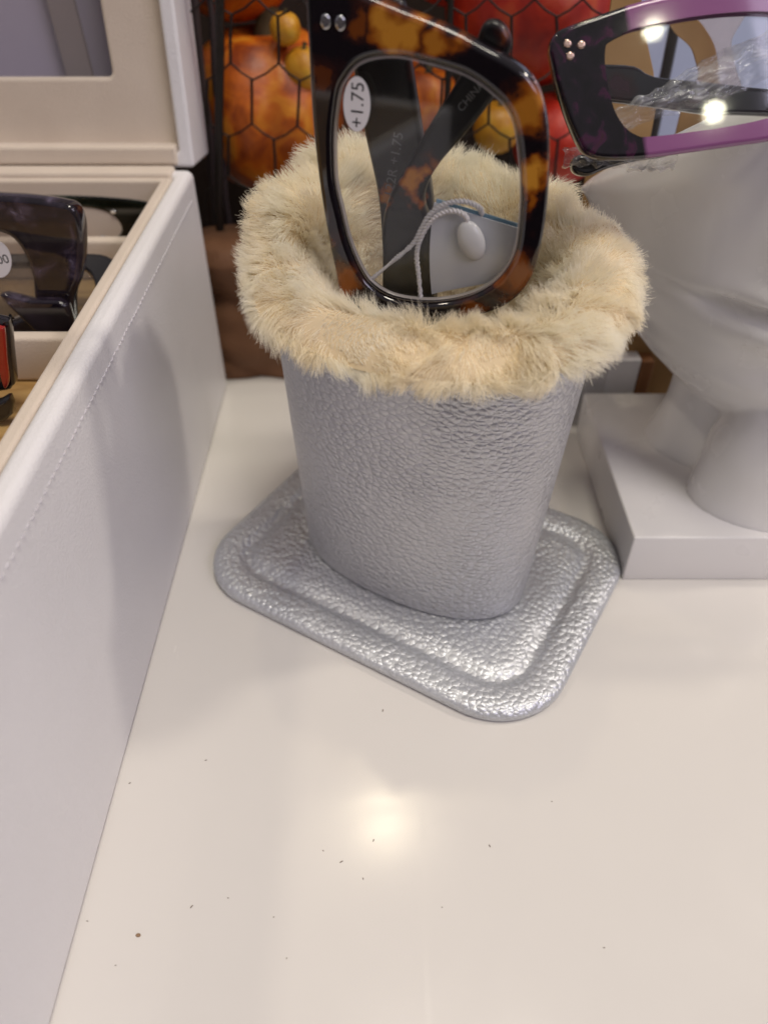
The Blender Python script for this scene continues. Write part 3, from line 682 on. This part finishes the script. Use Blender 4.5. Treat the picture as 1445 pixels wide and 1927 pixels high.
def smoked(name, c, blobs=None):
    M = Mat(name, c, .06, Coat_Weight=.6)
    M.to(M.ramp(M.noise(140, 4, None, 1.0), [(.42, tuple(q * .5 for q in c)), (.55, c), (.68, tuple(min(1, q * 3 + .02) for q in c)), (.8, (.25, .24, .34))]), 'Base Color'); return M.m
# dark clear-edged glasses in the middle tray
AM = plane_matrix((0, .1920, 0), (1, 0, 0), (0, .10, 1))
mg = thing('reading_glasses', (-.10, .20, .0575), 'smoky dark violet reading glasses standing in the middle compartment of the case', 'glasses')
m_out = [(-.1620, .1000), (-.140, .1022), (-.120, .1030), (-.0989, .1022), (-.0908, .1016), (-.0843, .1006), (-.0808, .0992), (-.0800, .0945), (-.0819, .0858), (-.0842, .0800), (-.0872, .0745), (-.0892, .0655), (-.0915, .0632), (-.100, .0622), (-.128, .062), (-.150, .064), (-.163, .072), (-.166, .085)]
m_len = [(-.150, .0935), (-.130, .0955), (-.112, .0950), (-.1021, .0930), (-.0985, .0905), (-.0968, .0850), (-.0972, .0778), (-.1000, .0710), (-.110, .0672), (-.130, .0665), (-.147, .069), (-.154, .078), (-.155, .087)]
M_SMOK = smoked('smoky_violet_acetate', (.018, .012, .022)); M_SMOK.node_tree.nodes['Principled BSDF'].inputs['Alpha'].default_value = .86
planar('frame_front', [cr([(x, z) for x, z in m_out], 4), cr([(x, z) for x, z in m_len], 4)], .0060, .0013, M_SMOK, mg, AM, 0, 3)
mln = planar('lens', [cr(m_len, 4)], .002, .0005, clear_film('smoky_lens', (.78, .76, .75), rough=.05, haze=.05), mg, AM, -.0015, 2, M_LENSEDGE)
ms = planar('power_sticker', [ell(-.1052, .0855, .0052, .0036, 40, R(70))], .0001, .00003, M_STICK, mln, AM, -.0013, 1)
text('sticker_print', '+1.00', .0075, (-.1060, .0853), R(8), M_INK, ms, AM, -.00128)
planar('temple', [cr([(-.0870, .0745), (-.0890, .0600), (-.0955, .0590), (-.0975, .0660), (-.1050, .0775), (-.0965, .0762)], 3)], .0035, .001, M_SMOK, mg, AM @ Matrix.Translation((0, 0, .0045)), 0, 3)
# flat spare pair lying behind it
sg = thing('reading_glasses', (-.11, .225, .0577), 'black reading glasses lying flat at the back of the middle compartment', 'glasses')
BM = Matrix.Translation((-.1060, .2160, .0655)) @ Matrix.Rotation(R(38), 4, 'X')
planar('frame_front', [rrect(-.030, -.013, .027, .016, .010), rrect(-.026, -.0095, .018, .012, .008)], .0035, .001, M_DARK, sg, BM, 0, 3)
sl = planar('lens', [rrect(-.026, -.0095, .018, .012, .008)], .0016, .0003, clear_film('grey_lens', (.70, .70, .68), rough=.05, haze=.04), sg, BM, -.0008, 2)
ss = planar('power_sticker', [ell(-.0045, .000, .0036, .0022, 40)], .0001, .00003, M_STICK, sl, BM, -.0006, 1)
text('sticker_print', '+2.75', .0050, (-.0045, .0), 0, M_INK, ss, BM, -.00058)
# dark green pair in the back tray
gg = thing('reading_glasses', (-.11, .262, .0577), 'glossy dark green reading glasses in the rear compartment of the case', 'glasses')
g_out = [(-.150, .0765), (-.1285, .0806), (-.1106, .0812), (-.093, .0806), (-.0796, .0790), (-.0765, .0755), (-.0775, .0690), (-.082, .0650), (-.095, .062), (-.115, .0612), (-.140, .062), (-.152, .068)]
g_len = [(-.144, .0735), (-.126, .0760), (-.1085, .0764), (-.0965, .0752), (-.0915, .0720), (-.0915, .0680), (-.098, .0652), (-.116, .0642), (-.138, .0650), (-.146, .069)]
CM = Matrix.Translation((0, .2620, 0)) @ Matrix.Rotation(R(90), 4, 'X')
M_GREEN = smoked('dark_green_acetate', (.010, .014, .009))
planar('frame_front', [cr(g_out, 4), cr(g_len, 4)], .0055, .0016, M_GREEN, gg, CM, 0, 4)
gl = planar('lens', [cr(g_len, 4)], .002, .0003, clear_film('green_grey_lens', (.30, .34, .29), rough=.05, haze=.06), gg, CM, -.002, 2)
gs_ = planar('power_sticker', [ell(-.1000, .0706, .0044, .0026, 40)], .0001, .00003, M_STICK, gl, CM, -.0018, 1)
text('sticker_print', '+2.00', .0062, (-.1000, .0706), R(-4), M_INK, gs_, CM, -.00178)
planar('rivet', [ell(-.0918, .0752, .0010, .0007, 20)], .0006, .0002, M_STEEL, gg, CM, .0003, 2)
planar('rivet', [ell(-.0975, .0664, .0007, .0007, 20)], .0006, .0002, M_STEEL, gg, CM, .0003, 2)
# red pair in the front tray
rg = thing('reading_glasses', (-.10, .165, .0577), 'black and red reading glasses at the edge of the front compartment of the case', 'glasses')
DM = Matrix.Translation((0, .1660, 0)) @ Matrix.Rotation(R(90), 4, 'X')
M_RED = plastic('red_acetate', (.30, .012, .008), .1, Coat_Weight=.6)
planar('frame_front', [cr([(-.125, .086), (-.100, .0852), (-.0916, .0840), (-.0908, .0832), (-.0928, .0750), (-.0945, .0676), (-.0956, .0656), (-.100, .064), (-.125, .062)], 4), cr([(-.121, .082), (-.105, .0815), (-.0975, .079), (-.099, .072), (-.104, .067), (-.121, .066)], 4)], .004, .001, M_DARK, rg, DM, -.0022, 3)
planar('front_trim', [cr([(-.0955, .0836), (-.0916, .0836), (-.0912, .0826), (-.0932, .0750), (-.0948, .0684), (-.0966, .0668), (-.0960, .0740)], 4)], .0018, .0006, M_RED, rg, DM, 0, 3)
planar('lens', [cr([(-.121, .082), (-.105, .0815), (-.0975, .079), (-.099, .072), (-.104, .067), (-.121, .066)], 4)], .0016, .0002, M_LENS, rg, DM, -.0032, 2)
planar('temple', [cr([(-.094, .0662), (-.0975, .0590), (-.118, .0580), (-.118, .0620), (-.100, .0640)], 3)], .0035, .001, M_DARK, rg, DM @ Matrix.Translation((0, 0, .004)), 0, 3)

# ------------------------------------------------------------------ wire basket, gourds, fruit
wb = thing('wire_basket', (.0, .30, 0), 'black chicken wire basket holding orange and red gourds', 'wire basket')
def warp(x, z): return Vector((x + (.130 - z) * -.155 * max(0, min(1, (.02 - x) / .07)) + (z - .11) * -.14 * max(0, min(1, (x - .0) / .06)), .300 + .0022 * math.sin(x * 90) + .0015 * math.sin(z * 140 + x * 60), z))
thin, thick = [], []
px_, ve, sl_ = .0157, .0140, .0050
row = ve + sl_
for r_ in range(-1, 12):
    zt = .2250 - r_ * row
    for c_ in range(-2, 16):
        x = -.0425 + (c_ - 1) * px_ + (px_ / 2 if r_ % 2 else 0)
        if x < -.064 or x > .088 or zt < .02: continue
        jit = lambda: random.uniform(-.0006, .0006)
        a = warp(x + jit(), zt - .0045); b = warp(x + jit(), zt - .0045 - ve)
        thick.append([a, (a + b) / 2 + Vector((jit() * .5, 0, 0)), b])
        for sgn in (-1, 1):
            c2 = warp(x + sgn * px_ / 2, zt - .0045 - ve - sl_)
            m_ = (b + c2) / 2 + Vector((0, 0, -.0006)); thin.append([b, m_, c2])
tubes('wire_mesh', thick, .00052, M_WIRE, wb)
tubes('wire_mesh', thin, .00036, M_WIRE, wb)
tubes('post', [[(-.0520, .297, .140), (-.0555, .297, .115), (-.0595, .297, .090), (-.0635, .297, .062), (-.067, .297, 0)]], .0016, M_WIRE, wb)
tubes('post', [[(.0975, .303, .150), (.0985, .303, .11), (.100, .303, 0)]], .0019, M_WIRE, wb)
tubes('post', [[(.0215, .302, .160), (.0225, .302, .10), (.024, .302, 0)]], .0012, M_WIRE, wb)
tubes('rim', [[(-.067, .297, .003), (.10, .303, .003)]], .0015, M_WIRE, wb)

def gourd_mat(name, a, b, c):
    M = Mat(name, a, .42)
    n = M.noise(85, 6, None, .8); M.to(M.ramp(n, [(.35, a), (.52, b), (.72, c)]), 'Base Color')
    M.bump(M.noise(160, 4), .0008, .5); return M.m
M_OR = gourd_mat('orange_gourd_skin', (.26, .042, .004), (.52, .115, .005), (.70, .27, .02))
M_YE = gourd_mat('yellow_gourd_skin', (.48, .20, .012), (.62, .30, .02), (.66, .40, .05))
M_RD = gourd_mat('red_gourd_skin', (.26, .012, .007), (.38, .022, .009), (.45, .07, .02))
M_RD2 = gourd_mat('bright_red_skin', (.42, .020, .010), (.55, .040, .015), (.60, .09, .03))
M_STEM = plastic('dry_stem', (.09, .075, .03), .8)
def gourd(name, c, r, ribs, depth, mat, label, cat, sq=.9, seed=0, group=None, rot=(0, 0, 0)):
    t = thing(name, (c[0], c[1], c[2] - r * sq), label, cat, group)
    rings = []; nth, nph = 72, 30; mw = Matrix.Translation(c) @ Matrix.Rotation(rot[0], 4, 'X') @ Matrix.Rotation(rot[1], 4, 'Y')
    for i in range(nph + 1):
        ph = math.pi * (.004 + .992 * i / nph)
        ring = []
        for j in range(nth):
            th = 2 * math.pi * j / nth
            k = 1 - depth * (1 - abs(math.cos(th * ribs / 2 + seed))) * math.sin(ph) ** .5 if ribs else 1
            k *= 1 + .05 * noise.noise(Vector((math.cos(th) * 1.2 + seed, math.sin(th) * 1.2, ph)))
            dim = 1 - .22 * math.exp(-(ph / .35) ** 2)
            ring.append(Vector((r * k * math.sin(ph) * math.cos(th), r * k * math.sin(ph) * math.sin(th), r * sq * math.cos(ph) * dim)))
        rings.append(ring)
    grid_mesh('skin', rings, mat, t, mw, True, True, 0)
    V, F = [], []; top = r * sq * .80
    tube(V, F, [(0, 0, top - .1 * r), (.02 * r, 0, top + .10 * r), (.10 * r, .03 * r, top + .30 * r)], [r * .16, r * .10, r * .12], 8)
    mesh('stem', V, F, M_STEM, t, mw, 60)
    return t
gourd('gourd', (-.046, .338, .088), .0330, 7, .10, M_OR, 'large ribbed orange gourd at lower left behind the chicken wire', 'gourd', .95, .3)
gourd('gourd', (-.056, .345, .140), .0260, 8, .08, M_OR, 'orange gourd at upper left above the large ribbed one', 'gourd', .9, 1.2)
gourd('gourd', (-.010, .345, .096), .0270, 6, .08, M_OR, 'orange gourd behind the tortoiseshell frame in the wire basket', 'gourd', .95, 2.0)
gourd('gourd', (-.0350, .318, .1190), .0055, 0, 0, M_YE, 'small round yellow gourd, upper of the two by the frame edge', 'gourd', 1, .5)
gourd('gourd', (-.0290, .318, .1065), .0075, 0, 0, M_YE, 'small round yellow gourd, lower of the two by the frame edge', 'gourd', 1, .9)
gourd('gourd', (.0165, .322, .0930), .0125, 0, 0, M_OR, 'small orange gourd seen through the top of the tortoiseshell lens', 'gourd', 1.1, 1.9)
gourd('gourd', (.0440, .320, .0860), .0095, 0, 0, M_YE, 'small yellow orange gourd seen through the right of the tortoiseshell lens', 'gourd', 1, 2.9)
gourd('gourd', (.0560, .345, .1230), .0330, 6, .05, M_RD, 'big dark red gourd above between the two pairs of glasses', 'gourd', .85, .7)
gourd('gourd', (.0700, .330, .0790), .0185, 0, 0, M_RD2, 'bright red round gourd low beside the purple frame', 'gourd', .95, 1.4)
gourd('gourd', (.0260, .352, .1420), .0240, 7, .09, M_RD, 'dark red gourd at the top behind the tortoiseshell temple tip', 'gourd', .9, 2.2)
# twigs by the case
M_TWIG = Mat('dark_twig', (.035, .022, .022), .7).m
for i, (x, dx, y_, r_) in enumerate(((-.0625, -.006, .309, .0016), (-.0585, -.007, .313, .0011), (-.0660, -.003, .316, .0020))):
    V, F = [], []
    tube(V, F, [(x + dx * k / 8 + random.uniform(-.0007, .0007), y_ + random.uniform(-.001, .001), .165 - .165 * k / 8) for k in range(9)], [r_ * random.uniform(.8, 1.2) for _ in range(9)], 7)
    tag(mesh('twig', V, F, M_TWIG, None, None, 60), 'thin dark twig standing between the open lid and the wire basket', 'twig', 'twigs beside the basket')
# brown bundle
def bundle():
    nu, nv = 90, 60; rings = []
    for i in range(nv + 1):
        v = i / nv; z = .0005 + .0545 * v
        ring = []
        for j in range(nu):
            th = 2 * math.pi * j / nu
            x, y = sup(th, .034, .012, 3)
            ph = v * 13 + 1.2 * math.sin(x * 120 + 1) + x * 40
            k = .0042 * abs(math.sin(ph * .5)) + .004 * noise.noise(Vector((x * 60, y * 60, v * 4)))
            pinch = 1 - .18 * math.exp(-((v - .62) / .10) ** 2) - .25 * max(0, v - .9) * 6
            ring.append(Vector((-.044 + x * pinch * (1 + k * 8), .2900 + y * pinch - k * (1 if y < 0 else -1), z)))
        rings.append(ring)
    o = grid_mesh('burlap_bundle', rings, None, None, None, True, True, 0)
    M = Mat('brown_burlap', (.15, .065, .028), .75)
    M.to(M.mix(M.noise(90, 4), (.115, .048, .020), (.20, .092, .042)), 'Base Color'); M.bump(M.noise(900, 3), .0006, .6)
    o.data.materials.append(M.m); return tag(o, 'folded brown burlap bundle on the table behind the silver cup', 'bundle')
bundle()
# kraft cards and pale panel behind the bust
M_KRAFT = Mat('kraft_card', (.36, .21, .075), .7); M_KRAFT.to(M_KRAFT.mix(M_KRAFT.noise(120, 5), (.31, .175, .06), (.41, .25, .10)), 'Base Color'); M_KRAFT = M_KRAFT.m
KM = Matrix.Translation((0, .2440, 0)) @ Matrix.Rotation(R(90), 4, 'X')
tag(planar('kraft_card', [[(.0640, .001), (.0830, .001), (.0788, .1113), (.0760, .1212), (.0701, .1335), (.0660, .1480), (.0605, .1480)]], .0012, .0002, M_KRAFT, None, KM, 0, 1), 'brown kraft card standing behind the bust at the left of the purple lens', 'card')
KM2 = Matrix.Translation((0, .2500, 0)) @ Matrix.Rotation(R(90), 4, 'X')
k2 = thing('kraft_card', (.10, .25, 0), 'curved brown kraft card with a clear plastic hanger behind the purple lens', 'card')
planar('card_body', [cr([(.0742, .1500), (.0745, .1393), (.0766, .1345), (.0786, .1327), (.0817, .1295), (.0866, .1263), (.0890, .1231), (.0912, .1180), (.0885, .1110)], 4, False) + [(.0885, .001), (.1250, .001), (.1250, .1120)] + cr([(.1040, .1150), (.0978, .1170), (.0960, .1217), (.0932, .1270), (.0890, .1314), (.0850, .1345), (.0830, .1393), (.0830, .1500)], 4, False)], .0012, .0002, M_KRAFT, k2, KM2, 0, 1)
planar('hanger', [cr([(.0834, .1361), (.0877, .1318), (.0919, .1274), (.0946, .1222), (.0976, .1120), (.1010, .1090), (.1040, .1141), (.0991, .1228), (.0976, .1254), (.0965, .1289), (.0979, .1330), (.0994, .1373), (.0985, .1440), (.0824, .1440)], 5), ell(.0918, .1372, .0038, .0024, 30)], .0010, .0003, M_CLEARCARD, k2, KM2, .004, 2)
tag(boxmesh('pale_panel', .0930, .3300, 0, .30, .3340, .20, Mat('pale_blue_board', (.50, .57, .78), .6).m, None, .0005), 'pale blue upright board behind the purple glasses and bust', 'board')
# small carton behind the bust
ct = thing('small_carton', (.085, .252, 0), 'small white carton with a brown end between fur rim and bust', 'carton')
boxmesh('carton_body', .060, .2440, .0003, .0935, .2650, .0285, M_CARD, ct, .0006)
boxmesh('carton_end', .0936, .2440, .0003, .0985, .2650, .0280, Mat('brown_carton', (.22, .09, .03), .6).m, ct, .0008)
# crumbs and lint on the table
M_CRUMB = plastic('dark_crumb', (.22, .18, .15), .8); M_CRUMB2 = plastic('tan_crumb', (.30, .19, .11), .8)
sp = [(-.0003, .1152, 1.0, 75, 0), (-.0443, .1008, .7, 10, 0), (-.0617, .0947, .7, 40, 0), (.0241, .0793, .8, 110, 0), (-.0515, .0604, .9, 0, 1), (-.0630, .0632, .5, 0, 0), (-.0548, .0547, .4, 20, 0), (.0456, .0580, .5, 0, 0), (-.0096, .0757, .9, 30, 0), (-.0414, .0661, .9, 50, 0), (-.0046, .0720, .5, 100, 0), (-.0024, .0806, .7, 70, 0), (-.0338, .0679, .45, 0, 0), (-.0138, .0782, .5, 140, 0), (.0400, .0900, .4, 0, 0), (-.020, .056, .4, 60, 0), (-.0235, .0640, .4, 20, 0), (.0125, .0660, .35, 10, 0)]
for x, y, s, a, k in sp:
    bm = bmesh.new(); bmesh.ops.create_icosphere(bm, subdivisions=2, radius=1)
    for v in bm.verts: v.co *= 1 + .45 * noise.noise(v.co * 1.7 + Vector((x * 900, y * 700, 0)))
    L = (.00045, .00013, .00008) if not k else (.00060, .00038, .00026)
    bm.transform(Matrix.Translation((x, y, .0001)) @ Matrix.Rotation(R(a), 4, 'Z') @ Matrix.Diagonal((L[0] * s, L[1] * (s * .5 + .5), L[2], 1)))
    me = bpy.data.meshes.new('crumb'); bm.to_mesh(me); bm.free(); smooth(me, 0)
    o = put(bpy.data.objects.new('crumb', me), None, M_CRUMB2 if k else M_CRUMB)
    if k: tag(o, 'tan crumb, the lightest speck on the table near the case', 'crumb')
    else: tag(o, 'tiny dark lint crumb lying on the white table top', 'crumb', 'dark crumbs on the table')
